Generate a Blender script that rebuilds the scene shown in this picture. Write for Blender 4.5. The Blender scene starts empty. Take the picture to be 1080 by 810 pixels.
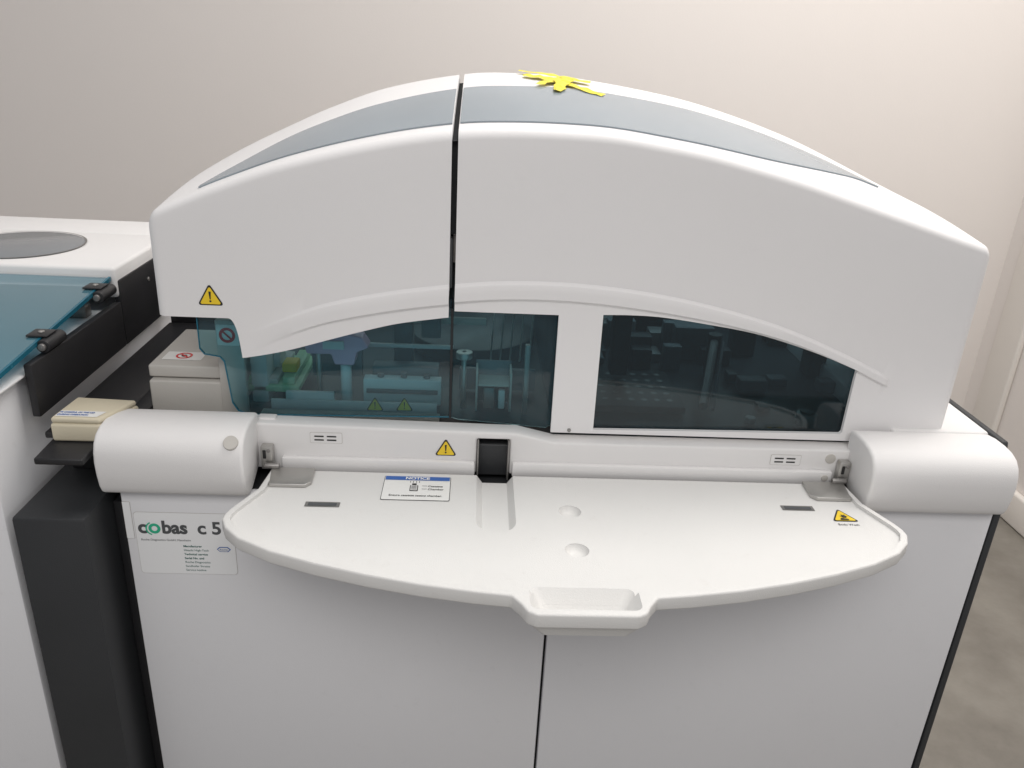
import bpy, bmesh, math, random
from mathutils import Vector, Matrix
random.seed(4)
sc=bpy.context.scene
col=sc.collection
# ------------------------------------------------------------------ materials
def newmat(name):
    m=bpy.data.materials.new(name); m.use_nodes=True
    return m,m.node_tree,m.node_tree.nodes["Principled BSDF"]
def plastic(name,c,rough=0.4,var=0.03,scale=6,bump=0.0,bscale=400,metal=0.0,spec=0.5,dirt=0.0,dirtcol=(0.25,0.22,0.2)):
    m,nt,b=newmat(name)
    tc=nt.nodes.new("ShaderNodeTexCoord")
    n=nt.nodes.new("ShaderNodeTexNoise"); n.inputs["Scale"].default_value=scale; n.inputs["Detail"].default_value=5
    nt.links.new(tc.outputs["Object"],n.inputs["Vector"])
    mx=nt.nodes.new("ShaderNodeMix"); mx.data_type='RGBA'
    mx.inputs[6].default_value=tuple(max(0,x*(1-var)) for x in c)+(1,)
    mx.inputs[7].default_value=tuple(min(1,x*(1+var)) for x in c)+(1,)
    nt.links.new(n.outputs["Fac"],mx.inputs[0])
    out=mx.outputs[2]
    if dirt>0:
        for sc_,p0,p1,k in ((38,0.60,0.80,1.0),(7,0.58,0.85,0.5)):
            n2=nt.nodes.new("ShaderNodeTexNoise"); n2.inputs["Scale"].default_value=sc_; n2.inputs["Detail"].default_value=8; n2.inputs["Roughness"].default_value=0.7
            nt.links.new(tc.outputs["Object"],n2.inputs["Vector"])
            r=nt.nodes.new("ShaderNodeValToRGB"); r.color_ramp.elements[0].position=p0; r.color_ramp.elements[1].position=p1
            r.color_ramp.elements[0].color=(0,0,0,1); r.color_ramp.elements[1].color=(dirt*k,dirt*k,dirt*k,1)
            nt.links.new(n2.outputs["Fac"],r.inputs[0])
            m2=nt.nodes.new("ShaderNodeMix"); m2.data_type='RGBA'; m2.inputs[7].default_value=dirtcol+(1,)
            nt.links.new(r.outputs[0],m2.inputs[0]); nt.links.new(out,m2.inputs[6]); out=m2.outputs[2]
    nt.links.new(out,b.inputs["Base Color"])
    mr=nt.nodes.new("ShaderNodeMapRange"); mr.inputs[3].default_value=max(0.02,rough-0.05); mr.inputs[4].default_value=rough+0.07
    nt.links.new(n.outputs["Fac"],mr.inputs[0]); nt.links.new(mr.outputs[0],b.inputs["Roughness"])
    b.inputs["Metallic"].default_value=metal
    b.inputs["Specular IOR Level"].default_value=spec
    if bump>0:
        n3=nt.nodes.new("ShaderNodeTexNoise"); n3.inputs["Scale"].default_value=bscale; n3.inputs["Detail"].default_value=3
        nt.links.new(tc.outputs["Object"],n3.inputs["Vector"])
        bp=nt.nodes.new("ShaderNodeBump"); bp.inputs["Strength"].default_value=bump; bp.inputs["Distance"].default_value=0.001
        nt.links.new(n3.outputs["Fac"],bp.inputs["Height"]); nt.links.new(bp.outputs[0],b.inputs["Normal"])
    return m
def tinted(name,tr,rough=0.04,body=(0.02,0.06,0.08),bodyfac=0.1,ior=1.45):
    m=bpy.data.materials.new(name); m.use_nodes=True; nt=m.node_tree; nt.nodes.clear()
    o=nt.nodes.new("ShaderNodeOutputMaterial"); t=nt.nodes.new("ShaderNodeBsdfTransparent"); t.inputs[0].default_value=tr+(1,)
    d=nt.nodes.new("ShaderNodeBsdfDiffuse"); 
    n=nt.nodes.new("ShaderNodeTexNoise"); n.inputs["Scale"].default_value=5
    tc=nt.nodes.new("ShaderNodeTexCoord"); nt.links.new(tc.outputs["Object"],n.inputs["Vector"])
    cr=nt.nodes.new("ShaderNodeMix"); cr.data_type='RGBA'; cr.inputs[6].default_value=tuple(x*.85 for x in body)+(1,); cr.inputs[7].default_value=tuple(min(1,x*1.15) for x in body)+(1,)
    nt.links.new(n.outputs["Fac"],cr.inputs[0]); nt.links.new(cr.outputs[2],d.inputs[0])
    g=nt.nodes.new("ShaderNodeBsdfGlossy"); g.inputs["Roughness"].default_value=rough; g.inputs[0].default_value=(1,1,1,1)
    m1=nt.nodes.new("ShaderNodeMixShader"); m1.inputs[0].default_value=bodyfac
    nt.links.new(t.outputs[0],m1.inputs[1]); nt.links.new(d.outputs[0],m1.inputs[2])
    f=nt.nodes.new("ShaderNodeFresnel"); f.inputs[0].default_value=ior
    m2=nt.nodes.new("ShaderNodeMixShader"); nt.links.new(f.outputs[0],m2.inputs[0]); nt.links.new(m1.outputs[0],m2.inputs[1]); nt.links.new(g.outputs[0],m2.inputs[2])
    nt.links.new(m2.outputs[0],o.inputs[0]); return m
M={}
M['white']=plastic("white_plastic",(0.77,0.76,0.755),0.55,0.02,5,bump=0.25,bscale=900,spec=0.3,dirt=0.05)
M['hood']=plastic("hood_plastic",(0.79,0.78,0.78),0.5,0.015,4,bump=0.2,bscale=1100,spec=0.35,dirt=0.03)
M['tray']=plastic("tray_plastic",(0.70,0.695,0.68),0.5,0.02,9,bump=0.3,bscale=700,dirt=0.22,dirtcol=(0.48,0.44,0.40),spec=0.35)
M['door']=plastic("door_paint",(0.755,0.757,0.775),0.45,0.02,2.5,bump=0.15,bscale=500,dirt=0.09)
M['black']=plastic("black_plastic",(0.018,0.018,0.02),0.42,0.2,12,bump=0.3,bscale=600)
M['dark']=plastic("charcoal_paint",(0.03,0.032,0.035),0.5,0.15,8,bump=0.2,bscale=500)
M['darkgap']=plastic("dark_gap",(0.012,0.014,0.016),0.7,0.1)
M['steel']=plastic("brushed_steel",(0.50,0.49,0.47),0.38,0.1,60,metal=0.9)
M['steeldark']=plastic("dull_steel",(0.30,0.29,0.28),0.4,0.15,60,metal=0.7)
M['beige']=plastic("beige_plastic",(0.64,0.58,0.44),0.5,0.04,20,bump=0.2)
M['greyplastic']=plastic("warm_grey_plastic",(0.52,0.50,0.465),0.5,0.04,20,bump=0.2)
M['paper']=plastic("label_paper",(0.80,0.80,0.78),0.5,0.02,30)
M['paperclear']=plastic("label_film",(0.86,0.87,0.88),0.3,0.01,30)
M['yellow']=plastic("sign_yellow",(0.85,0.60,0.03),0.45,0.04,40)
M['ink']=plastic("black_ink",(0.02,0.02,0.02),0.5,0.1,40)
M['inkgrey']=plastic("grey_ink",(0.08,0.085,0.09),0.5,0.1,40)
M['inkgreen']=plastic("dark_green_ink",(0.03,0.13,0.11),0.5,0.1,40)
M['red']=plastic("red_ink",(0.66,0.03,0.03),0.5,0.1,40)
M['blue']=plastic("blue_ink",(0.03,0.12,0.42),0.5,0.1,40)
M['green']=plastic("green_ink",(0.03,0.45,0.26),0.5,0.1,40)
M['tape']=plastic("yellow_tape",(0.80,0.69,0.06),0.45,0.18,90,bump=0.6,bscale=140,spec=0.35)
M['teal']=tinted("teal_acrylic",(0.66,0.86,0.90),0.03,(0.03,0.15,0.22),0.06)
M['lidteal']=tinted("blue_acrylic_lid",(0.48,0.74,0.84),0.04,(0.20,0.46,0.58),0.38,1.8)
M['tealdark']=tinted("smoked_teal_acrylic",(0.38,0.52,0.57),0.04,(0.01,0.05,0.07),0.10)
M['tealedge']=plastic("teal_acrylic_edge",(0.012,0.12,0.18),0.25,0.1,20)
M['topglass']=tinted("blue_grey_acrylic",(0.45,0.52,0.57),0.10,(0.35,0.405,0.45),0.78)
M['ovalglass']=plastic("grey_acrylic",(0.22,0.235,0.25),0.15,0.08,9)
M['pink']=plastic("mauve_plastic",(0.85,0.50,0.68),0.4,0.05,30)
M['mint']=plastic("mint_plastic",(0.42,0.66,0.40),0.4,0.08,30)
M['intwhite']=plastic("interior_white",(0.78,0.78,0.78),0.4,0.05,30)
M['intgrey']=plastic("interior_grey",(0.16,0.17,0.18),0.4,0.2,18)
M['intdark']=plastic("interior_dark",(0.03,0.034,0.038),0.4,0.2,18)
M['wall']=plastic("painted_wall",(0.845,0.80,0.765),0.75,0.02,0.9,bump=0.25,bscale=160)
M['trim']=plastic("trim_paint",(0.85,0.81,0.76),0.6,0.03,3)
m,nt,b=newmat("concrete_floor")
tc=nt.nodes.new("ShaderNodeTexCoord"); n=nt.nodes.new("ShaderNodeTexNoise"); n.inputs["Scale"].default_value=3.5; n.inputs["Detail"].default_value=12; n.inputs["Roughness"].default_value=0.65
nt.links.new(tc.outputs["Object"],n.inputs["Vector"])
r=nt.nodes.new("ShaderNodeValToRGB"); e=r.color_ramp.elements; e[0].position=0.3; e[0].color=(0.165,0.15,0.13,1); e[1].position=0.75; e[1].color=(0.31,0.29,0.255,1)
nt.links.new(n.outputs["Fac"],r.inputs[0]); nt.links.new(r.outputs[0],b.inputs["Base Color"]); b.inputs["Roughness"].default_value=0.5
M['concrete']=m
# ------------------------------------------------------------------ helpers
def link(o,parent=None):
    col.objects.link(o)
    if parent is not None:
        o.parent=parent
        o.matrix_parent_inverse=Matrix.Translation(-Vector(parent.get("base",(0,0,0))))
    return o
def finalize(o,angle=35):
    dg=bpy.context.evaluated_depsgraph_get(); dg.update()
    me=bpy.data.meshes.new_from_object(o.evaluated_get(dg))
    o.modifiers.clear(); o.data=me
    for p in me.polygons: p.use_smooth=True
    me.set_sharp_from_angle(angle=math.radians(angle))
    return o
def mk(name,verts,faces,mat,parent=None,bevel=0,seg=3,ang=35,recalc=True):
    me=bpy.data.meshes.new(name); me.from_pydata([tuple(v) for v in verts],[],faces)
    if recalc:
        bm=bmesh.new(); bm.from_mesh(me); bmesh.ops.recalc_face_normals(bm,faces=bm.faces); bm.to_mesh(me); bm.free()
    me.materials.append(M[mat] if isinstance(mat,str) else mat)
    o=bpy.data.objects.new(name,me); link(o,parent)
    if bevel>0:
        bv=o.modifiers.new("b","BEVEL"); bv.width=bevel; bv.segments=seg; bv.limit_method='ANGLE'; bv.angle_limit=math.radians(30)
    finalize(o,ang); return o
def prism(name,pts,axis,a0,a1,mat,parent=None,bevel=0,seg=3,ang=35):
    """polygon pts extruded along axis: 'x':(y,z) 'y':(x,z) 'z':(x,y)"""
    def P(p,a):
        return (a,p[0],p[1]) if axis=='x' else ((p[0],a,p[1]) if axis=='y' else (p[0],p[1],a))
    n=len(pts); v=[P(p,a0) for p in pts]+[P(p,a1) for p in pts]
    f=[list(range(n)),list(range(2*n-1,n-1,-1))]+[[i,(i+1)%n,n+(i+1)%n,n+i] for i in range(n)]
    return mk(name,v,f,mat,parent,bevel,seg,ang)
def box(name,x0,x1,y0,y1,z0,z1,mat,parent=None,bevel=0.002,seg=2):
    return prism(name,[(x0,y0),(x1,y0),(x1,y1),(x0,y1)],'z',z0,z1,mat,parent,bevel,seg)
def cyl(name,c,r,h,axis,mat,parent=None,bevel=0.001,n=40):
    pts=[]
    for i in range(n):
        a=2*math.pi*i/n; pts.append((r*math.cos(a),r*math.sin(a)))
    ix={'x':(1,2,0),'y':(0,2,1),'z':(0,1,2)}[axis]
    pts=[(p[0]+c[ix[0]],p[1]+c[ix[1]]) for p in pts]
    return prism(name,pts,axis,c[ix[2]],c[ix[2]]+h,mat,parent,bevel,2)
def merge(name,objs,parent=None):
    """join meshes into one mesh object (one part)"""
    bm=bmesh.new(); mats=[]
    for o in objs:
        me=o.data
        for mm in me.materials:
            if mm not in mats: mats.append(mm)
        idx=[mats.index(mm) for mm in me.materials]
        base=len(bm.faces); bm.from_mesh(me); bm.faces.ensure_lookup_table()
        for f in bm.faces[base:]: f.material_index=idx[f.material_index] if idx else 0
    me=bpy.data.meshes.new(name); bm.to_mesh(me); bm.free()
    for mm in mats: me.materials.append(mm)
    par=parent if parent is not None else objs[0].parent
    for o in objs: bpy.data.objects.remove(o,do_unlink=True)
    o=bpy.data.objects.new(name,me); link(o,par); return o
def boolean(o,cutters):
    for c in cutters:
        md=o.modifiers.new("x","BOOLEAN"); md.operation='DIFFERENCE'; md.solver='EXACT'; md.object=c
    finalize(o,30)
    for c in cutters: bpy.data.objects.remove(c,do_unlink=True)
def thing(name,loc,label,cat):
    e=bpy.data.objects.new(name,None); e.location=loc; e["base"]=tuple(loc); col.objects.link(e); e["label"]=label; e["category"]=cat
    e.empty_display_size=0.1; return e
def top(o,label,cat): o["label"]=label; o["category"]=cat
def spline(pts,x):
    n=len(pts)
    if x<=pts[0][0]: return pts[0][1]
    if x>=pts[-1][0]: return pts[-1][1]
    i=max(k for k in range(n-1) if pts[k][0]<=x)
    def sl(k):
        a=max(0,k-1); b_=min(n-1,k+1); return (pts[b_][1]-pts[a][1])/(pts[b_][0]-pts[a][0])
    x0,y0=pts[i]; x1,y1=pts[i+1]; h=x1-x0; t=(x-x0)/h
    return (2*t**3-3*t*t+1)*y0+(t**3-2*t*t+t)*h*sl(i)+(-2*t**3+3*t*t)*y1+(t**3-t*t)*h*sl(i+1)
def PF(Y): return lambda u,v,o=0:(u,Y-o,v)
def PT(Z): return lambda u,v,o=0:(u,v,Z+o)
def flat(name,pts,P,off,mat,parent=None):
    v=[P(p[0],p[1],off) for p in pts]
    o=mk(name,v,[list(range(len(v)))],mat,parent,recalc=False); return o
def rrect(x0,y0,x1,y1,r,n=5):
    out=[]
    for cx,cy,a0 in ((x1-r,y1-r,0),(x0+r,y1-r,90),(x0+r,y0+r,180),(x1-r,y0+r,270)):
        for k in range(n+1):
            a=math.radians(a0+90*k/n); out.append((cx+r*math.cos(a),cy+r*math.sin(a)))
    return out
def circ(cx,cy,r,n=28,ry=None):
    ry=ry or r
    return [(cx+r*math.cos(2*math.pi*i/n),cy+ry*math.sin(2*math.pi*i/n)) for i in range(n)]
def ringf(name,cx,cy,r0,r1,P,off,mat,parent,a0=0,a1=360,n=40):
    v=[];f=[]
    for i in range(n+1):
        a=math.radians(a0+(a1-a0)*i/n)
        v.append(P(cx+r0*math.cos(a),cy+r0*math.sin(a),off)); v.append(P(cx+r1*math.cos(a),cy+r1*math.sin(a),off))
    for i in range(n): f.append([2*i,2*i+1,2*i+3,2*i+2])
    return mk(name,v,f,mat,parent,recalc=False)
def text(name,body,x,y,size,P,off,mat,parent,bold=0.0,align='LEFT',sx=1.0,rot=0):
    c=bpy.data.curves.new(name,"FONT"); c.body=body; c.size=size; c.align_x=align; c.offset=bold
    t=bpy.data.objects.new(name,c); col.objects.link(t)
    dg=bpy.context.evaluated_depsgraph_get(); dg.update()
    me=bpy.data.meshes.new_from_object(t.evaluated_get(dg))
    bpy.data.objects.remove(t,do_unlink=True)
    ca,sa=math.cos(rot),math.sin(rot)
    for vv in me.vertices:
        a,b_=vv.co.x*sx,vv.co.y
        vv.co=P(x+a*ca-b_*sa,y+a*sa+b_*ca,off)
    me.materials.clear(); me.materials.append(M[mat])
    o=bpy.data.objects.new(name,me); link(o,parent); return o
def rtri(cx,cy,s,r,n=4):
    h=s*0.866; P0=[(cx,cy+h*2/3-2*r),(cx-s/2+r*1.73,cy-h/3+r),(cx+s/2-r*1.73,cy-h/3+r)]
    out=[]
    for (px,py),a0 in zip(P0,(30,150,270)):
        for k in range(n+1):
            a=math.radians(a0+120*k/n); out.append((px+r*math.cos(a),py+r*math.sin(a)))
    return out
def warn(cx,cy,s,P,parent,excl=True):
    a=flat("triangle_border",rtri(cx,cy,s,s*0.07),P,0.0005,'ink',None)
    b_=flat("triangle_field",rtri(cx,cy-s*0.005,s*0.82,s*0.05),P,0.0009,'yellow',None)
    parts=[a,b_]
    if excl:
        parts.append(flat("bar",[(cx-s*.018,cy-s*.05),(cx+s*.018,cy-s*.05),(cx+s*.045,cy+s*.26),(cx-s*.045,cy+s*.26)],P,0.0013,'ink'))
        parts.append(flat("dot",circ(cx,cy-s*.12,s*.04),P,0.0013,'ink'))
    return merge("warning_triangle",parts,parent)
# ------------------------------------------------------------------ room
flo=mk("floor",[(-4,-1.5,0),(4,-1.5,0),(4,4,0),(-4,4,0)],[[0,1,2,3]],'concrete'); flo["kind"]="structure"
w=box("wall",-4,2.06,2.9,3.0,0,3.4,'wall',None,0); top(w,"plain warm off-white painted wall behind the analyser","wall")
w=box("wall",1.98,2.08,0.3,2.9,0,3.4,'wall',None,0); top(w,"off-white side wall meeting the concrete floor","wall")
w=prism("wall_trim",[(1.955,2.66),(1.979,2.66),(1.979,2.80),(1.955,2.80)],'z',0.0,3.4,'trim',None,0.008,3); top(w,"cream vertical trim board on the side wall","wall trim")
w=prism("skirting_board",[(1.95,2.3),(1.979,2.3),(1.979,2.65),(1.95,2.65)],'z',0.0,0.12,'trim',None,0.01,3); top(w,"low off-white skirting on the concrete floor","skirting")
# ------------------------------------------------------------------ ANALYSER
A=thing("laboratory_analyzer",(0.13,1.4,0),"large white laboratory analyzer with arched hood and open front shelf","laboratory analyzer")
box("cabinet_body",-0.455,0.742,0.968,1.80,0.06,0.925,'dark',A,0.003)
prism("side_panel",[(0.95,0.03),(1.80,0.03),(1.80,1.026),(0.985,1.026),(0.955,0.93)],'x',0.743,0.753,'dark',A,0.002)
d1=box("cabinet_door",-0.463,0.1190,0.95,0.966,0.07,0.932,'door',A,0.003)
d2=box("cabinet_door",0.1230,0.738,0.95,0.966,0.07,0.932,'door',A,0.003)
box("plinth",-0.44,0.73,1.0,1.78,0.0,0.06,'black',A,0.002)
cap=[(0.960,0.934),(0.944,0.934),(0.933,0.939),(0.928,0.950),(0.925,0.968),(0.924,0.986),(0.926,1.000),(0.931,1.012),(0.940,1.021),(0.953,1.026),(0.970,1.028),(0.990,1.028),(1.012,1.025),(1.012,0.955),(0.975,0.94)]
c1=prism("end_cap",cap,'x',-0.478,-0.290,'white',A,0.0045,4,50)
c2=prism("end_cap",cap,'x',0.538,0.7395,'white',A,0.0045,4,50)
pc=Vector((-0.3055,0.9335,1.0165)); pn=Vector((0,-0.72,0.69)); pu=Vector((1,0,0)); pv=pn.cross(pu)
v=[];f=[]
for h,rr_ in ((-0.004,0.0095),(0.0010,0.0095),(0.0018,0.0088)):
    for k in range(36):
        a=2*math.pi*k/36; v.append(pc+pn*h+(pu*math.cos(a)+pv*math.sin(a))*rr_)
for i in range(2):
    for k in range(36): f.append([i*36+k,i*36+(k+1)%36,(i+1)*36+(k+1)%36,(i+1)*36+k])
f.append([72+k for k in range(36)]); f.append([35-k for k in range(36)])
mk("cap_plug",v,f,'greyplastic',c1)
prism("deck_cover",[(0.60,1.013),(0.7425,1.013),(0.7425,1.70),(0.60,1.70)],'z',0.96,1.026,'white',A,0.004)
prism("deck_plate",[(-0.475,1.013),(0.598,1.013),(0.598,1.75),(-0.475,1.75)],'z',0.935,0.985,'dark',A,0.003)
# rail
rail=prism("front_rail",[(-0.33,0.945),(0.010,0.945),(0.010,0.999),(0.056,0.999),(0.056,0.945),(0.585,0.945),(0.585,0.9975),(0.118,0.9965),(0.065,1.009),(-0.33,1.014)],'y',1.0,1.03,'white',A,0.003)
for (x0,x1) in ((-0.258,0.008),(0.060,0.517)):
    box("rail_lip",x0,x1,0.992,1.002,0.944,0.966,'white',rail,0.003)
prism("sample_slot",[(0.0,0.93),(0.066,0.93),(0.066,1.0),(0.0,1.0)],'y',1.032,1.06,'darkgap',rail,0)
for zz in (0.952,0.966,0.979): box("slot_guide",0.014,0.052,1.018,1.030,zz,zz+0.003,'steeldark',rail,0.001)
box("slot_wall",0.0105,0.013,0.995,1.03,0.938,0.998,'steeldark',rail,0.001)
box("slot_wall",0.053,0.0555,0.995,1.03,0.938,0.998,'steeldark',rail,0.001)
P1=PF(1.0)
for bx,bz in ((-0.207,0.994),(0.438,0.980)):
    prs=[]
    prs.append(flat("badge",rrect(bx-0.012,bz-0.008,bx+0.032,bz+0.0085,0.002),P1,0.0004,'greyplastic'))
    prs.append(flat("badge2",rrect(bx-0.0115,bz-0.0075,bx+0.0315,bz+0.008,0.002),P1,0.0006,'white'))
    for i in range(2):
        for j in range(2): prs.append(flat("dash",rrect(bx-0.006+i*0.017,bz-0.004+j*0.0055,bx+0.007+i*0.017,bz-0.0018+j*0.0055,0.0008),P1,0.0010,'ink'))
    merge("indicator_badge",prs,rail)
cyl("round_plug",(0.5125,0.9985,0.984),0.0075,0.004,'y','greyplastic',rail)
cyl("round_plug",(0.506,0.9905,0.957),0.005,0.004,'y','greyplastic',rail)
warn(-0.033,0.981,0.031,P1,rail)
for s,hx in ((1,-0.276),(-1,0.530)):
    a=box("bracket",hx-0.008,hx+0.008,0.986,0.999,0.950,0.985,'steel',None,0.002)
    b_=cyl("pin",(hx-0.002 if s>0 else hx-0.018,0.981,0.959),0.004,0.020,'x','steeldark',None)
    c_=flat("slot",rrect(hx-0.005,0.967,hx-0.0005,0.980,0.001),PF(0.986),0.0005,'ink')
    d_=cyl("screw",(hx+0.003,0.984,0.979),0.0026,0.003,'y','steeldark',None)
    merge("shelf_hinge",[a,b_,c_,d_],A)
# ---- shelf
half=[(0.398,0.983),(0.403,0.925),(0.424,0.875),(0.4275,0.862),(0.4275,0.850),(0.419,0.832),(0.398,0.810),(0.355,0.785),(0.30,0.763),(0.24,0.744),(0.18,0.729),(0.12,0.718),(0.080,0.713)]
cx=0.130
hand=[(0.070,0.699),(0.064,0.687),(0.054,0.681)]
R_=[(cx+a,b_) for a,b_ in half+hand]; L_=[(cx-a,b_) for a,b_ in reversed(half+hand)]
outl=R_+L_
def inset(pts,d):
    n=len(pts); area=sum(pts[i][0]*pts[(i+1)%n][1]-pts[(i+1)%n][0]*pts[i][1] for i in range(n)); sg=1 if area>0 else -1
    out=[]
    for i in range(n):
        p0,p1,p2=[Vector(pts[k%n]) for k in (i-1,i,i+1)]
        e1=(p1-p0).normalized(); e2=(p2-p1).normalized()
        n1=Vector((-e1.y,e1.x))*sg; n2=Vector((-e2.y,e2.x))*sg
        b_=(n1+n2); b_=b_/max(0.3,b_.length_squared)*2
        q=p1+b_*d*1.0; out.append((q.x,q.y))
    return out
body=prism("shelf",outl,'z',0.938,0.9565,'tray',A,0.0030,3)
innerh=[(cx+a,b_) for a,b_ in half]+[(cx-a,b_) for a,b_ in reversed(half)]
ins=inset(innerh,0.009)
ins=[(p[0],p[1]) if p[1]<0.96 else (p[0],1.05) for p in ins]
boolean(body,[prism("c",ins,'z',0.9515,0.97,'tray',None,0)])
def groove(r): return [(0.036-r,1.12)]+[(0.036+r*math.cos(a),0.866+r*math.sin(a)) for a in [math.radians(180+180*k/16) for k in range(17)]]+[(0.036+r,1.12)]
def taper(nm,p0,p1,z0,z1,par=None,bev=0):
    n=len(p0); v=[(a,b_,z0) for a,b_ in p0]+[(a,b_,z1) for a,b_ in p1]
    f=[list(range(n)),list(range(2*n-1,n-1,-1))]+[[i,(i+1)%n,n+(i+1)%n,n+i] for i in range(n)]
    return mk(nm,v,f,'tray',par,bev)
boolean(body,[taper("c",groove(0.0170),groove(0.0262),0.9400,0.9530)])
dc=[]
for yy in (0.894,0.807):
    dc.append(cyl("c",(0.132,yy,0.9425),0.0145,0.04,'z','tray',None,0,48))
boolean(body,dc)
for yy in (0.894,0.807):
    v=[];f=[]; NR=10; NA=40
    for i in range(NR+1):
        rr_=0.0145*i/NR
        for k in range(NA):
            a=2*math.pi*k/NA; v.append((0.132+rr_*math.cos(a),yy+rr_*math.sin(a),0.9427+0.0080*(i/NR)**4))
    for i in range(NR):
        for k in range(NA):
            k2=(k+1)%NA; f.append([i*NA+k,(i+1)*NA+k,(i+1)*NA+k2,i*NA+k2])
    mk("round_recess",v,f,'tray',body,recalc=False)
def scoop():
    s0=rrect(cx-0.040,0.698,cx+0.040,0.712,0.006); s1=rrect(cx-0.064,0.689,cx+0.064,0.744,0.010)
    return taper("c",s0,s1,0.927,0.962)
boolean(body,[scoop()])
hb=taper("shelf_handle",rrect(cx-0.048,0.691,cx+0.048,0.724,0.006),rrect(cx-0.062,0.685,cx+0.062,0.748,0.008),0.922,0.9379,body,0)
boolean(hb,[scoop()])
PTr=PT(0.9515)
for lx,ly in ((-0.185,0.896),(0.440,0.916)):
    a=flat("plate",rrect(lx-0.022,ly-0.006,lx+0.022,ly+0.006,0.001),PTr,0.0005,'steeldark')
    b_=flat("plate2",rrect(lx-0.018,ly-0.0035,lx+0.018,ly+0.0035,0.001),PTr,0.0009,'inkgrey')
    merge("rating_plate",[a,b_],body)
for s in (1,-1):
    pts=[(0.399,0.982),(0.340,0.982),(0.338,0.945),(0.345,0.936),(0.392,0.936),(0.394,0.95)]
    pts=[(cx+s*a_,b_) for a_,b_ in pts]
    prism("hinge_plate",pts,'z',0.9518,0.9568,'steel',body,0.001)
# notice label
a=flat("base",rrect(-0.114,0.911,-0.024,0.974,0.002),PTr,0.0004,'ink')
b_=flat("field",rrect(-0.1132,0.9118,-0.0248,0.9732,0.002),PTr,0.0008,'paper')
c_=flat("head",[(-0.1125,0.9625),(-0.0255,0.9625),(-0.0255,0.9726),(-0.1125,0.9726)],PTr,0.0012,'blue')
parts=[a,b_,c_]
parts.append(flat("cas",rrect(-0.078,0.934,-0.067,0.949,0.001),PTr,0.0012,'ink')); parts.append(flat("cas2",rrect(-0.0768,0.9352,-0.0682,0.9478,0.001),PTr,0.0016,'paper'))
parts.append(flat("neck",rrect(-0.0755,0.9495,-0.0695,0.954,0.0008),PTr,0.0012,'ink'))
for k in range(3): parts.append(flat("ln",[(-0.0760,0.9372+k*0.0035),(-0.0690,0.9372+k*0.0035),(-0.0690,0.9386+k*0.0035),(-0.0760,0.9386+k*0.0035)],PTr,0.002,'inkgrey'))
for k in range(4):
    xx=-0.0785+k*0.004
    parts.append(flat("ray",[(xx,0.956),(xx+0.0007,0.956),(xx+0.0007,0.9602),(xx,0.9602)],PTr,0.0012,'ink'))
for k in range(2):
    parts.append(flat("ln",[(-0.062,0.9395+k*0.008),(-0.055,0.9395+k*0.008),(-0.055,0.9403+k*0.008),(-0.062,0.9403+k*0.008)],PTr,0.0012,'inkgrey'))
nl=merge("notice_label",parts,body)
text("lettering","NOTICE",-0.069,0.9642,0.0090,PTr,0.0016,'paper',nl,0.0003,'CENTER')
for k,s in enumerate(("Cassette","Chamber")): text("lettering",s,-0.054,0.9455-k*0.008,0.0056,PTr,0.0012,'ink',nl,0.0001)
text("lettering","Ensure cassette setting chamber.",-0.069,0.9205,0.0060,PTr,0.0012,'ink',nl,0.0001,'CENTER',0.88)
# yellow hazard label
hz=warn(0.494,0.896,0.036,PTr,body,False)
prs=[flat("hand",[(0.487,0.888),(0.499,0.888),(0.4985,0.8905),(0.489,0.8925)],PTr,0.0014,'ink'),flat("body",circ(0.4945,0.8965,0.0034),PTr,0.0014,'ink')]
for k in range(6):
    a0=math.pi*k/3; prs.append(flat("leg",[(0.4945+0.003*math.cos(a0-.25),0.8965+0.003*math.sin(a0-.25)),(0.4945+0.0058*math.cos(a0),0.8965+0.0058*math.sin(a0)),(0.4945+0.003*math.cos(a0+.25),0.8965+0.003*math.sin(a0+.25))],PTr,0.0017,'ink'))
merge("hazard_pictogram",prs,hz)
text("lettering","Body Wash",0.494,0.876,0.0060,PTr,0.0006,'ink',hz,0,'CENTER')
# ---- brand label on left door
PD=PF(0.95)
bb=flat("a",rrect(-0.4495,0.8015,-0.3175,0.9005,0.005),PD,0.0003,'greyplastic'); b2=flat("b",rrect(-0.449,0.802,-0.318,0.900,0.005),PD,0.0006,'paperclear')
bl=merge("brand_label",[bb,b2],d1)
text("lettering","c",-0.4455,0.8680,0.0275,PD,0.0010,'inkgrey',bl,0.0010)
ringf("logo_ring",-0.4235,0.8750,0.0040,0.0080,PD,0.0011,'green',bl,0,360)
ringf("logo_ring",-0.4243,0.8750,0.0092,0.0110,PD,0.0014,'green',bl,115,250)
text("lettering","bas",-0.4140,0.8680,0.0275,PD,0.0010,'inkgrey',bl,0.0010,sx=.95)
text("lettering","c",-0.3665,0.8680,0.0275,PD,0.0010,'inkgrey',bl,0.0007)
text("lettering","5",-0.3475,0.8680,0.0275,PD,0.0010,'inkgrey',bl,0.0007)
lg=flat("hexagon_logo",[(-0.343,0.8435),(-0.339,0.8475),(-0.328,0.8475),(-0.324,0.8435),(-0.328,0.8395),(-0.339,0.8395)],PD,0.0010,'blue',bl)
flat("logo_field",[(-0.3415,0.8435),(-0.3382,0.8465),(-0.3288,0.8465),(-0.3255,0.8435),(-0.3288,0.8405),(-0.3382,0.8405)],PD,0.0014,'paper',lg)
text("lettering","Roche",-0.3335,0.8422,0.0042,PD,0.0018,'blue',lg,0,'CENTER')
text("lettering","Roche Diagnostics GmbH, Mannheim",-0.4435,0.8555,0.0044,PD,0.0010,'inkgrey',bl,0.0)
body_txt=["Manufacturer","Hitachi High-Tech","Technical service","Serial No. and","Roche Diagnostics","Sandhofer Strasse","Service hotline"]
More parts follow.
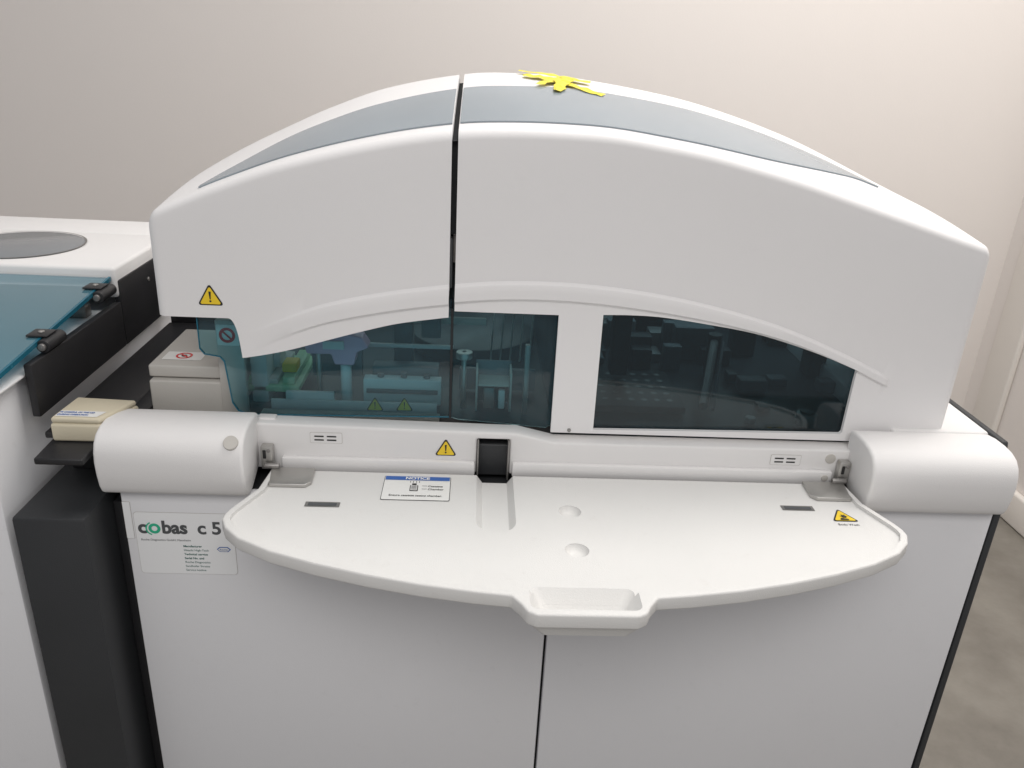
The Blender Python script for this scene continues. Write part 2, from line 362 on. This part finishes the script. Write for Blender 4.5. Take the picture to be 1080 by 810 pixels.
prs=[]
for i,s in enumerate(body_txt):
    prs.append(text("l",s,-0.388,0.846-i*0.0065,0.0046,PD,0.0010,'inkgreen',None,0.0001 if i in (0,2,3) else 0))
merge("small_print",prs,bl)
a=flat("a",rrect(-0.4620,0.858,-0.4515,0.916,0.001),PD,0.0004,'greyplastic'); b_=flat("b",rrect(-0.4616,0.8585,-0.4519,0.9155,0.001),PD,0.0008,'paperclear')
merge("serial_label",[a,b_],d1)
# ------------------------------------------------------------------ hood
FA=[(-.413,1.287),(-.373,1.305),(-.325,1.325),(-.237,1.357),(-.121,1.387),(-.03,1.403),(.039,1.408),(.108,1.409),(.167,1.407),(.226,1.400),(.286,1.391),(.348,1.378),(.411,1.363),(.476,1.345),(.543,1.326),(.61,1.307),(.678,1.288)]
RA=[(-.413,1.309),(-.358,1.340),(-.298,1.370),(-.225,1.404),(-.139,1.436),(-.018,1.4615),(.06,1.4655),(.132,1.4635),(.279,1.445),(.371,1.425),(.481,1.392),(.580,1.353),(.678,1.311)]
XL,XR=-0.413,0.680; YF=1.02; YR=1.30; RO=0.011
def endround(x,r=0.013):
    d=min(x-XL,XR-x)
    if d>=r: return 0.0
    d=max(0,d); return r-math.sqrt(max(0,r*r-(r-d)**2))
def zf(x): return spline(FA,x)-endround(x)
def zr(x): return spline(RA,x)-endround(x)
RG=[(-.34,1.125),(-.30,1.135),(-.25,1.158),(-.192,1.180),(-.11,1.199),(-.034,1.211),(.03,1.218),(.098,1.220),(.17,1.217),(.25,1.208),(.33,1.193),(.40,1.175),(.451,1.158),(.52,1.130),(.579,1.103),(.62,1.085)]
def ss(a,b_,x):
    t=min(1,max(0,(x-a)/(b_-a))); return t*t*(3-2*t)
def hoodmesh(name,xs,zb,amp,width):
    r=RO
    cl=[]
    for x in xs: 
        yf=YF
        d=min(x-XL,XR-x)
        if d<0.012: yf=YF+0.012-math.sqrt(max(0,0.012**2-(0.012-d)**2))
        cl.append((x,yf))
    if abs(xs[0]-XL)<1e-6: cl=[(XL,YF+0.05),(XL,YF+0.03)]+cl
    if abs(xs[-1]-XR)<1e-6: cl=cl+[(XR,YF+0.03),(XR,YF+0.05)]
    grid=[]
    for x,yf in cl:
        b_=zb(x); t=zf(x); rg=max(spline(RG,x),b_+0.034) if x<.57 or x>.585 else spline(RG,x); a=amp(x); w_=width(x)
        lo_end=rg-w_-0.004
        if lo_end < b_+0.002:
            lv=[(b_+0.0004*k,1.0) for k in range(6)]; bandlo=b_+0.0026
            lv+=[(bandlo,1.0),(bandlo+0.002,1.0),(bandlo+0.004,1.0)]
        else:
            lv=[(b_+(lo_end-b_)*k/6,0.0) for k in range(6)]; bandlo=lo_end
            lv+=[(bandlo,0.0),(bandlo+0.002,0.5),(bandlo+0.004,1.0)]
        lv+=[((bandlo+0.004+rg-0.004)/2,1.0),(rg-0.004,1.0),(rg-0.0025,0.85),(rg-0.001,0.35),(rg+0.001,0.0)]
        z0=rg+0.001; z1=t-r
        lv+=[(z0+(z1-z0)*k/8,0.0) for k in range(1,9)]
        path=[(yf-0.0055*a*bb,z) for z,bb in lv]
        slope=(zr(x)-t)/(YR-YF)
        for k in range(1,9):
            an=math.radians(90*k/8); path.append((yf+r*(1-math.cos(an)),t-r+r*math.sin(an)+slope*r*(1-math.cos(an))))
        y1=yf+r; zz1=t+slope*r
        for k in range(1,13):
            f=k/12; path.append((y1+(YR-y1)*f,zz1+(zr(x)-zz1)*f+0.004*math.sin(math.pi*f)))
        rr=0.02
        for k in range(1,7):
            an=math.radians(90*k/6); path.append((YR+rr*math.sin(an),zr(x)-rr+rr*math.cos(an)))
        path.append((YR+0.03,zr(x)-0.06))
        grid.append([(x,p[0],p[1]) for p in path])
    n=len(grid[0]); v=[p for c_ in grid for p in c_]; f=[]
    for i in range(len(grid)-1):
        for j in range(n-1):
            f.append([i*n+j,(i+1)*n+j,(i+1)*n+j+1,i*n+j+1])
    me=bpy.data.meshes.new(name); me.from_pydata(v,[],f); me.materials.append(M['hood'])
    o=bpy.data.objects.new(name,me); link(o,A)
    so=o.modifiers.new("s","SOLIDIFY"); so.thickness=0.006; so.offset=-1
    finalize(o,40); return o
def frange(a,b_,n): return [a+(b_-a)*i/n for i in range(n+1)]
SL,SR=-.0335,-.0258   # seam edges
xsL=[XL,XL+.0006,XL+.002,XL+.004,XL+.007,XL+.010,XL+.014]+frange(-.385,-.330,8)+frange(-.326,-.300,18)+frange(-.295,SL,46)
WT=[(-.318,1.099),(-.30,1.101),(-.25,1.112),(-.188,1.131),(-.145,1.144),(-.100,1.156),(-.035,1.167)]
def zbL(x):
    if x<-.322: return 1.155
    if x<-.308:
        u=(x+.322)/.014
        return 1.155-0.0555*(1-math.sqrt(max(0,1-u**2.2)))
    return spline(WT,x)
HL=hoodmesh("hood_cover",xsL,zbL,lambda x: ss(-.31,-.15,x),lambda x:0.024)
xsR=frange(SR,.112,22)+[.1128,.1132]+frange(.12,.660,88)+[XR-.014,XR-.010,XR-.007,XR-.004,XR-.002,XR-.0006,XR]
def zbR(x):
    if x<.113: return 1.176
    if x>.655: return 1.010
    return 1.003+0.007*ss(.56,.655,x)
HR=hoodmesh("hood_cover",xsR,zbR,lambda x: 1-ss(.572,.580,x),lambda x:0.022-0.010*ss(.2,.54,x))
wpts=[(.173,1.009),(.5285,1.014),(.531,1.017),(.532,1.112)]+[(x,spline([(.170,1.1785),(.21,1.1795),(.253,1.178),(.332,1.168),(.38,1.160),(.427,1.148),(.48,1.132),(.531,1.113)],x)) for x in frange(.528,.172,24)]
boolean(HR,[prism("c",wpts,'y',0.98,1.08,'hood',None,0)])
prism("tinted_window",[(.165,1.0055),(.538,1.0055),(.538,1.12),(.43,1.16),(.33,1.185),(.165,1.19)],'y',1.0275,1.0305,'tealdark',HR,0)
cyl("screw",(0.139,1.0175,1.0075),0.0026,0.004,'y','steeldark',HR)
prism("hood_side",[(1.05,1.155),(1.05,1.27),(1.30,1.29),(1.33,1.26),(1.33,1.155)],'x',-0.412,-0.407,'hood',HL,0)
prism("hood_side",[(1.05,1.010),(1.05,1.27),(1.30,1.29),(1.33,1.26),(1.33,1.010)],'x',0.674,0.679,'hood',HR,0)
prism("tinted_shield",[(-.366,1.175),(-.366,1.108),(-.360,1.100),(-.340,1.097),(-.335,1.090),(-.329,1.030),(-.322,1.018),(-.308,1.012),(-.045,1.017),(-.0295,1.018),(-.0295,1.19),(-.25,1.19)],'y',1.0285,1.0325,'teal',HL,0.0008,2)
prism("tinted_shield",[(-.0282,1.017),(-.018,1.014),(.106,1.005),(.116,1.012),(.112,1.20),(-.0282,1.20)],'y',1.0285,1.0325,'teal',HR,0.0008,2)
prism("shield_rim",[(-.366,1.155),(-.366,1.108),(-.360,1.100),(-.340,1.097),(-.335,1.090),(-.329,1.030),(-.322,1.018),(-.308,1.012),(-.0295,1.0175),(-.0295,1.019),(-.307,1.0136),(-.321,1.0193),(-.3275,1.031),(-.3335,1.092),(-.3395,1.0985),(-.3595,1.1015),(-.3645,1.109),(-.3645,1.155)],'y',1.0275,1.0283,'tealedge',HL,0)
box("shield_rim",-.0305,-.0270,1.0268,1.0280,1.018,1.176,'darkgap',HR,0)
prism("shield_latch",[(-.294,1.005),(-.266,1.005),(-.268,1.016),(-.292,1.016)],'y',1.012,1.027,'white',HL,0.002)
PS=PF(1.0345)
warn(-.134,1.029,0.025,PS,HL); warn(-.093,1.030,0.025,PS,HL)
warn(-.342,1.182,0.034,PF(YF),HL)
def topS(x,t,lift):
    y=YF+RO+(YR-YF-RO)*t; z1=zf(x)+(zr(x)-zf(x))/(YR-YF)*RO
    return (x,y,z1+(zr(x)-z1)*t+0.004*math.sin(math.pi*t)+lift)
THI=[(-.352,.08),(-.32,.22),(-.26,.43),(-.18,.54),(-.10,.59),(-.03,.62),(.10,.65),(.25,.68),(.40,.67),(.48,.62),(.54,.55),(.575,.50)]
TLO=[(-.352,.05),(-.30,.06),(.25,.07),(.32,.09),(.40,.16),(.48,.31),(.54,.45),(.575,.48)]
def topwin(name,x0,x1,par,cx0,cx1):
    v=[];f=[];N=60;K=8
    for i in range(N+1):
        x=x0+(x1-x0)*i/N; hi=spline(THI,x); lo=spline(TLO,x)
        for k in range(K+1): v.append(topS(x,lo+(hi-lo)*k/K,0.0022))
    for i in range(N):
        for k in range(K): a=i*(K+1)+k; f.append([a,a+K+1,a+K+2,a+1])
    me=bpy.data.meshes.new(name); me.from_pydata(v,[],f); me.materials.append(M['topglass']); o=bpy.data.objects.new(name,me); link(o,par)
    so=o.modifiers.new("s","SOLIDIFY"); so.thickness=0.0018; so.offset=-1; finalize(o,40)
    lo_=[];hi_=[]
    for x in frange(cx0,cx1,24):
        a=spline(TLO,x)+.05; b_=spline(THI,x)-.05
        lo_.append(topS(x,a,0)[:2]); hi_.append(topS(x,b_,0)[:2])
    boolean(par,[prism("c",lo_+hi_[::-1],'z',1.27,1.6,'hood',None,0)])
topwin("top_window",-.352,-.0345,HL,-.29,-.055); topwin("top_window",-.0245,.575,HR,-.005,.44)
box("seam_shade_strip",-.046,-.014,1.036,1.042,1.275,1.394,'darkgap',HR,0)  # added near-black strips behind the seam: block inside light, stand in for shade
box("seam_shade_strip",-.046,-.014,1.060,1.066,1.18,1.274,'darkgap',HR,0)
box("seam_bracket",-.038,-.0305,1.046,1.056,1.20,1.268,'intgrey',HR,0.001)
box("seam_bracket",-.0300,-.022,1.046,1.056,1.235,1.272,'steeldark',HR,0.001)
v=[]
for x in (-.046,-.014):
    for k in range(9): v.append(topS(x,-.02+1.02*k/8,-0.012))
mk("seam_shade_sheet",v,[[k,k+1,9+k+1,9+k] for k in range(8)],'darkgap',HR)  # added dark sheet under the top seam, its colour standing in for shade
# ------------------------------------------------------------------ interior
D=box("work_deck",-.40,.665,1.034,1.62,0.986,0.996,'intdark',A,0.001)
box("rear_panel",-.40,.665,1.60,1.615,0.997,1.14,'intdark',D,0.001)
box("side_partition",.655,.665,1.04,1.59,0.997,1.19,'intdark',D,0.001)
box("middle_partition",.118,.124,1.04,1.50,0.997,1.19,'intdark',D,0.001)
a=prism("p",[(-.240,1.078),(-.205,1.078),(-.200,1.062),(-.172,1.062),(-.168,1.082),(-.150,1.090),(-.160,1.106),(-.205,1.116),(-.245,1.104)],'y',1.10,1.13,'pink',None,0.003)
b_=cyl("p",(-.186,1.115,1.0),0.008,0.065,'z','intwhite',None); c_=cyl("p",(-.225,1.115,1.01),0.004,0.07,'z','steel',None); d_=box("p",-.215,-.185,1.095,1.10,1.088,1.100,'intwhite',None,.001); e_=box("p",-.24,-.165,1.135,1.15,1.03,1.075,'intgrey',None,.003)
merge("pipette_head",[a,b_,c_,d_,e_],D)
prs=[box("p",-.335,-.255,1.11,1.24,1.012,1.022,'mint',None,0.002)]
for k in range(3): prs.append(box("p",-.330+k*.025,-.312+k*.025,1.115,1.235,1.0225,1.034-.003*(k%2),'mint' if k%2==0 else 'greyplastic',None,0.002))
prs.append(box("p",-.318,-.29,1.15,1.19,1.035,1.062,'intwhite',None,.003)); prs.append(box("p",-.284,-.262,1.13,1.16,1.035,1.05,'yellow',None,.003))
merge("reagent_tray",prs,D)
prs=[box("p",-.30,-.045,1.050,1.074,0.9965,1.002,'greyplastic',None,0.001),box("p",-.29,-.05,1.080,1.084,0.9965,1.014,'intwhite',None,0.001),box("p",-.27,-.20,1.086,1.094,1.0,1.024,'intwhite',None,.002),
     box("p",-.16,-.045,1.105,1.125,1.0,1.040,'intwhite',None,0.002),box("p",-.15,-.05,1.13,1.16,1.0,1.050,'intgrey',None,0.003),box("p",-.20,-.03,1.17,1.176,1.066,1.072,'intwhite',None,0.001),box("p",-.155,-.05,1.099,1.1035,1.02,1.026,'intgrey',None,.001)]
merge("slide_rail",prs,D)
for i in range(3): cyl("tube_cap",(-.135+i*.034,1.115,1.0402),0.005,0.005+.003*(i%2),'z','intgrey',D)
a=box("p",-.125,-.095,1.20,1.24,1.0,1.13,'intgrey',None,0.004); b_=box("p",-.13,.02,1.19,1.196,1.10,1.112,'greyplastic',None,0.002); c_=box("p",-.08,-.05,1.18,1.19,1.08,1.12,'intgrey',None,.002)
merge("support_arm",[a,b_,c_],D)
a=cyl("p",(-.012,1.10,1.0),0.004,0.09,'z','steel',None); b_=cyl("p",(-.012,1.10,1.080),0.012,0.010,'z','steel',None)
merge("metal_knob",[a,b_],D)
prs=[box("p",.006,.009,1.09,1.13,1.0,1.062,'greyplastic',None,0.001),box("p",.056,.059,1.09,1.13,1.0,1.062,'greyplastic',None,0.001),box("p",.006,.059,1.131,1.134,1.0,1.066,'intgrey',None,0.001),box("p",.0095,.0555,1.09,1.13,1.040,1.043,'greyplastic',None,0.001),
     box("p",.018,.034,1.10,1.12,1.0,1.034,'steeldark',None,.002),box("p",.040,.050,1.10,1.11,1.0,1.030,'intwhite',None,.002),box("p",-.02,.10,1.17,1.18,1.0,1.036,'intgrey',None,0.002),box("p",.075,.083,1.08,1.09,1.0,1.11,'steeldark',None,.002)]
merge("sampling_port",prs,D)
cyl("reaction_disk",(.0,1.38,1.0),0.11,0.03,'z','intdark',D,0.004,64)
def rod(name,p,q,r,mat,par):
    p=Vector(p);q=Vector(q);d=(q-p).normalized(); up=Vector((0,0,1)) if abs(d.z)<.9 else Vector((1,0,0)); u=d.cross(up).normalized(); w_=d.cross(u); n=10
    v=[p+(u*math.cos(6.2832*i/n)+w_*math.sin(6.2832*i/n))*r for i in range(n)]+[q+(u*math.cos(6.2832*i/n)+w_*math.sin(6.2832*i/n))*r for i in range(n)]
    return mk(name,v,[list(range(n)),list(range(2*n-1,n-1,-1))]+[[i,(i+1)%n,n+(i+1)%n,n+i] for i in range(n)],mat,par)
prs=[]
for k in range(5):
    prs.append(rod("p",(.03+k*.016,1.25,1.02),(.035+k*.016,1.25,1.17),.0015,'greyplastic',None))
prs.append(box("p",.02,.105,1.245,1.26,1.165,1.18,'steeldark',None,.002))
merge("nozzle_block",prs,D)
prs=[box("p",.185,.325,1.10,1.25,1.0,1.012,'intdark',None,0.003)]
for i in range(6):
    for j in range(5): prs.append(flat("p",circ(.205+i*.020,1.125+j*.026,.0048,14),PT(1.012),0.0006,'steeldark'))
merge("perforated_plate",prs,D)
random.seed(11)
for k in range(26):
    x=random.uniform(.17,.58); y_=random.uniform(1.27,1.52); wx=random.uniform(.02,.07); h=random.uniform(.01,.06)
    box("mechanism_block",x,x+wx,y_,y_+random.uniform(.02,.05),0.997+k*.00005,1.0+h,random.choice(['intdark','intdark','intgrey','steeldark']),D,.002)
for k in range(8):
    x=random.uniform(.35,.60); y_=random.uniform(1.12,1.24); box("mechanism_block",x,x+random.uniform(.015,.05),y_,y_+.025,0.997+k*.00007,1.0+random.uniform(.006,.02),random.choice(['intdark','intgrey']),D,.002)
a=cyl("p",(.505,1.085,0.997),0.016,0.02,'z','steeldark',None,0.003); b_=cyl("p",(.505,1.085,1.0172),0.011,0.003,'z','intdark',None,0.001)
merge("wash_cup",[a,b_],D)
cyl("wash_cup",(.42,1.085,0.997),0.008,0.010,'z','steeldark',D,0.002)
a=rod("p",(.195,1.22,1.15),(.245,1.20,1.155),.006,'steel',None); b_=rod("p",(.245,1.20,1.155),(.265,1.19,1.145),.005,'intwhite',None); c_=box("p",.222,.250,1.20,1.23,1.02,1.158,'intdark',None,.003); d_=rod("p",(.235,1.19,1.16),(.245,1.19,1.175),.004,'mint',None)
merge("probe_arm",[a,b_,c_,d_],D)
a=rod("p",(.35,1.10,1.015),(.41,1.28,1.06),.007,'steeldark',None); b_=rod("p",(.365,1.10,1.01),(.425,1.28,1.055),.003,'intgrey',None); c_=rod("p",(.41,1.28,1.0),(.41,1.28,1.07),.012,'intdark',None)
merge("transfer_arm",[a,b_,c_],D)
# ------------------------------------------------------------------ tape
def ribbon(pts,w0,zlift):
    v=[];f=[]; P_=[]
    for i in range(len(pts)-1):
        for k in range(3):
            t=k/3; P_.append(tuple(pts[i][j]+(pts[i+1][j]-pts[i][j])*t for j in range(3)))
    P_.append(pts[-1])
    for i,(x,y,wd) in enumerate(P_):
        q0=P_[max(0,i-1)];q1=P_[min(len(P_)-1,i+1)]; d=Vector((q1[0]-q0[0],q1[1]-q0[1])).normalized(); nrm=Vector((-d.y,d.x))
        wd=wd*random.uniform(.7,1.25); sh_=random.uniform(-.002,.002)
        for s in (-1,-.3,.4,1):
            xx=x+nrm.x*(s*wd*w0/2+sh_); yy=y+nrm.y*(s*wd*w0/2+sh_)
            t=(yy-YF-RO)/(YR-YF-RO); z=topS(xx,t,0)[2]
            v.append((xx,yy,z+zlift+random.uniform(0.0,0.0022)))
    for i in range(len(P_)-1):
        for k in range(3): a=i*4+k; f.append([a,a+1,a+5]); f.append([a,a+5,a+4])
    return v,f
V=[];Fc=[]
for pts,w0,zl in (([(.062,1.272,.7),(.080,1.264,.9),(.104,1.250,.9),(.128,1.228,.9),(.152,1.200,.7),(.170,1.186,.5)],.022,.0026),
                  ([(.078,1.205,.5),(.094,1.225,.9),(.114,1.250,1.2),(.138,1.262,1.0),(.160,1.258,.6)],.020,.0034),
                  ([(.104,1.175,.6),(.110,1.205,.9),(.116,1.235,1.1),(.120,1.262,.9)],.020,.0042),
                  ([(.056,1.296,.5),(.085,1.284,.9),(.112,1.270,1.1),(.135,1.262,.8)],.018,.0036)):
    v,f=ribbon(pts,w0,zl); o=len(V); V+=v; Fc+=[[i+o for i in q] for q in f]
tp=mk("adhesive_tape",V,Fc,'tape',None,recalc=False,ang=5); top(tp,"crumpled scrap of yellow adhesive tape on the hood top","adhesive tape")
# ------------------------------------------------------------------ grey block behind left cap
T=thing("storage_block",(-0.40,1.15,0.985),"warm grey plastic block with red prohibition label beside the hood","plastic block")
box("block_base",-.452,-.335,1.06,1.22,0.985,1.046,'greyplastic',T,0.003,3)
box("block_lid",-.454,-.333,1.068,1.225,1.048,1.066,'greyplastic',T,0.003,3)
PL=PT(1.066)
pl=flat("prohibition_label",rrect(-.443,1.090,-.388,1.122,.002),PL,.0005,'paper',T)
a=ringf("r",-.416,1.106,.0085,.0115,PL,.0010,'red',None); b_=flat("r2",[(-.4245,1.112),(-.4225,1.114),(-.4075,1.100),(-.4095,1.098)],PL,.0012,'red'); c_=flat("h",circ(-.416,1.106,.004),PL,.0009,'ink')
merge("prohibition_sign",[a,b_,c_],pl)
B=thing("storage_block",(-.33,1.14,.985),"pale plastic block standing behind the tinted shield","plastic block")
box("block_body",-.325,-.300,1.11,1.2,0.985,1.08,'intwhite',B,.004)
T2=thing("white_panel",(-.35,1.09,.985),"white upright panel with red prohibition label behind tinted shield","panel")
box("panel_body",-.352,-.316,1.055,1.065,0.985,1.140,'greyplastic',T2,.002)
PW=PF(1.055)
lb=flat("prohibition_label",rrect(-.350,1.104,-.320,1.134,.002),PW,.0005,'paper',T2)
a=ringf("r",-.336,1.119,.007,.011,PW,.0010,'red',None); b_=flat("r2",[(-.3435,1.1245),(-.3415,1.1265),(-.3285,1.1135),(-.3305,1.1115)],PW,.0014,'red')
merge("prohibition_sign",[a,b_],lb)
# ------------------------------------------------------------------ black connection column + shelf
C=thing("equipment_column",(-.53,1.0,0),"tall black column with shelf between the two white machines","equipment column")
box("column_body",-.580,-.488,.900,1.30,0.0,.918,'dark',C,.004)
box("column_liner",-.486,-.470,.975,1.30,0.0,.90,'black',C,.001)
box("column_bracket",-.562,-.492,1.03,1.30,.919,.988,'black',C,.002)
prism("black_shelf",[(-.544,.912),(-.484,.912),(-.484,1.45),(-.566,1.45),(-.566,.985),(-.548,.985)],'z',.989,.998,'black',C,.002)
box("black_shelf",-.483,-.458,1.03,1.45,.989,1.0,'black',C,.002)
box("rear_guard",-.563,-.415,1.45,1.46,.989,1.13,'black',C,.002)
Bx=thing("small_box",(-.495,.99,.998),"small beige plastic box with blue lettered strip on black shelf","plastic box")
prism("box_body",[(-.542,.958),(-.478,.9585),(-.454,1.025),(-.538,1.030),(-.544,1.018)],'z',.9985,1.024,'beige',Bx,.004,3)
prism("box_lid",[(-.541,.960),(-.479,.960),(-.456,1.023),(-.537,1.028)],'z',1.0241,1.032,'beige',Bx,.003,3)
s_=flat("label_strip",[(-.537,.9645),(-.484,.9645),(-.478,.9815),(-.536,.9815)],PT(1.032),.0006,'paper',Bx)
prs=[text("l","BE CAREFUL OF THE LID",-.5355,.9745,.0052,PT(1.032),.0012,'blue',None,.0002,sx=.78),text("l","DURING OPERATION",-.5355,.9675,.0050,PT(1.032),.0012,'blue',None,.0002,sx=.80)]
merge("lettering",prs,s_)
# ------------------------------------------------------------------ left neighbouring unit
N=thing("neighbouring_analyzer",(-.95,1.25,0),"white laboratory unit with round grey window and blue transparent lid","laboratory analyzer")
box("cabinet_body",-1.45,-.590,.905,1.62,0.02,1.075,'door',N,.004)
box("cabinet_top",-1.45,-.578,.91,1.26,1.0755,1.080,'intwhite',N,.002)
lid=box("rear_lid",-1.45,-.568,1.262,1.50,1.10,1.150,'white',N,.006,3)
box("rear_lid",-1.45,-.575,1.506,1.62,1.10,1.148,'white',N,.006,3)
cyl("round_window",(-.773,1.385,1.1485),.098,.003,'z','ovalglass',lid,.001,64)
ringf("window_rim",-.773,1.385,.0975,.1005,PT(1.15),.0022,'steeldark',lid,0,360,64)
sp=box("side_panel",-.577,-.566,.985,1.265,1.020,1.094,'black',N,.002)
box("side_panel",-.577,-.566,1.267,1.60,1.020,1.128,'black',N,.002)
for yy,zz in ((1.38,1.10),): cyl("screw",(-.566,yy,zz),.004,.002,'x','steeldark',sp)
def lidz(y): return 1.098+(y-.937)*.10
v=[(-1.3,.80,lidz(.80)),(-.576,.80,lidz(.80)),(-.576,1.258,lidz(1.258)),(-1.3,1.258,lidz(1.258))]
v+=[(a,b_,c_+.005) for a,b_,c_ in v]
tl=mk("transparent_lid",v,[[0,1,2,3],[7,6,5,4],[0,4,5,1],[1,5,6,2],[2,6,7,3],[3,7,4,0]],'lidteal',N,.001)
v=[(-.578,.80,lidz(.80)-.0005),(-.5745,.80,lidz(.80)-.0005),(-.5745,1.26,lidz(1.26)-.0005),(-.578,1.26,lidz(1.26)-.0005)]; v+=[(a,b_,c_+.0062) for a,b_,c_ in v]
mk("lid_edge",v,[[0,1,2,3],[7,6,5,4],[0,4,5,1],[1,5,6,2],[2,6,7,3],[3,7,4,0]],'tealedge',tl)
for yy in (1.045,1.215):
    a=cyl("p",(-.568,yy-.022,lidz(yy)-.004),.009,.048,'y','black',None); b_=box("p",-.594,-.566,yy-.012,yy+.016,lidz(yy)+.0055,lidz(yy)+.008,'black',None,.001); c_=cyl("p",(-.580,yy+.003,lidz(yy)+.0078),.004,.002,'z','steel',None)
    e_=cyl("p",(-.5685,yy-.026,lidz(yy)-.004),.005,.005,'y','steeldark',None)
    merge("lid_hinge",[a,b_,c_,e_],N)
box("inner_tray",-1.0,-.66,.95,1.17,1.0805,1.088,'greyplastic',N,.002)
box("inner_tray",-.98,-.72,1.0,1.10,1.0885,1.096,'intwhite',N,.002)
box("inner_rail",-1.1,-.60,1.215,1.235,1.0805,1.10,'steeldark',N,.002)
# ------------------------------------------------------------------ lights
def area(name,loc,rot,sx,sy,power,colr):
    l=bpy.data.lights.new(name,'AREA'); l.shape='RECTANGLE'; l.size=sx; l.size_y=sy; l.energy=power; l.color=colr
    o=bpy.data.objects.new(name,l); o.location=loc; o.rotation_euler=rot; col.objects.link(o); return o
area("ceiling_light",(1.0,1.50,3.2),(0,0,0),2.0,1.0,50,(1,0.97,0.935))
area("ceiling_light",(-0.1,-0.9,2.8),(math.radians(35),0,0),2.0,0.9,27,(1,0.97,0.94))
wd=bpy.data.worlds.new("World"); sc.world=wd; wd.use_nodes=True
bg=wd.node_tree.nodes["Background"]; bg.inputs[0].default_value=(0.98,0.97,0.99,1); bg.inputs[1].default_value=0.37
# ------------------------------------------------------------------ camera
p,y,r=[math.radians(a) for a in (22.6,3.1,3.05)]
F=Vector((math.sin(y)*math.cos(p),math.cos(y)*math.cos(p),-math.sin(p)))
R0=Vector((math.cos(y),-math.sin(y),0)); U0=R0.cross(F)
R=R0*math.cos(r)+U0*math.sin(r); U=U0*math.cos(r)-R0*math.sin(r)
cd=bpy.data.cameras.new("Camera"); cd.sensor_width=36; cd.lens=850/1080*36; cd.clip_start=0.02; cd.clip_end=50
co=bpy.data.objects.new("Camera",cd); col.objects.link(co)
mt=Matrix((R,U,-F)).transposed().to_4x4(); mt.translation=Vector((0,0,1.5)); co.matrix_world=mt
sc.camera=co
sc.view_settings.view_transform='Standard'; sc.view_settings.look='None'; sc.view_settings.exposure=0
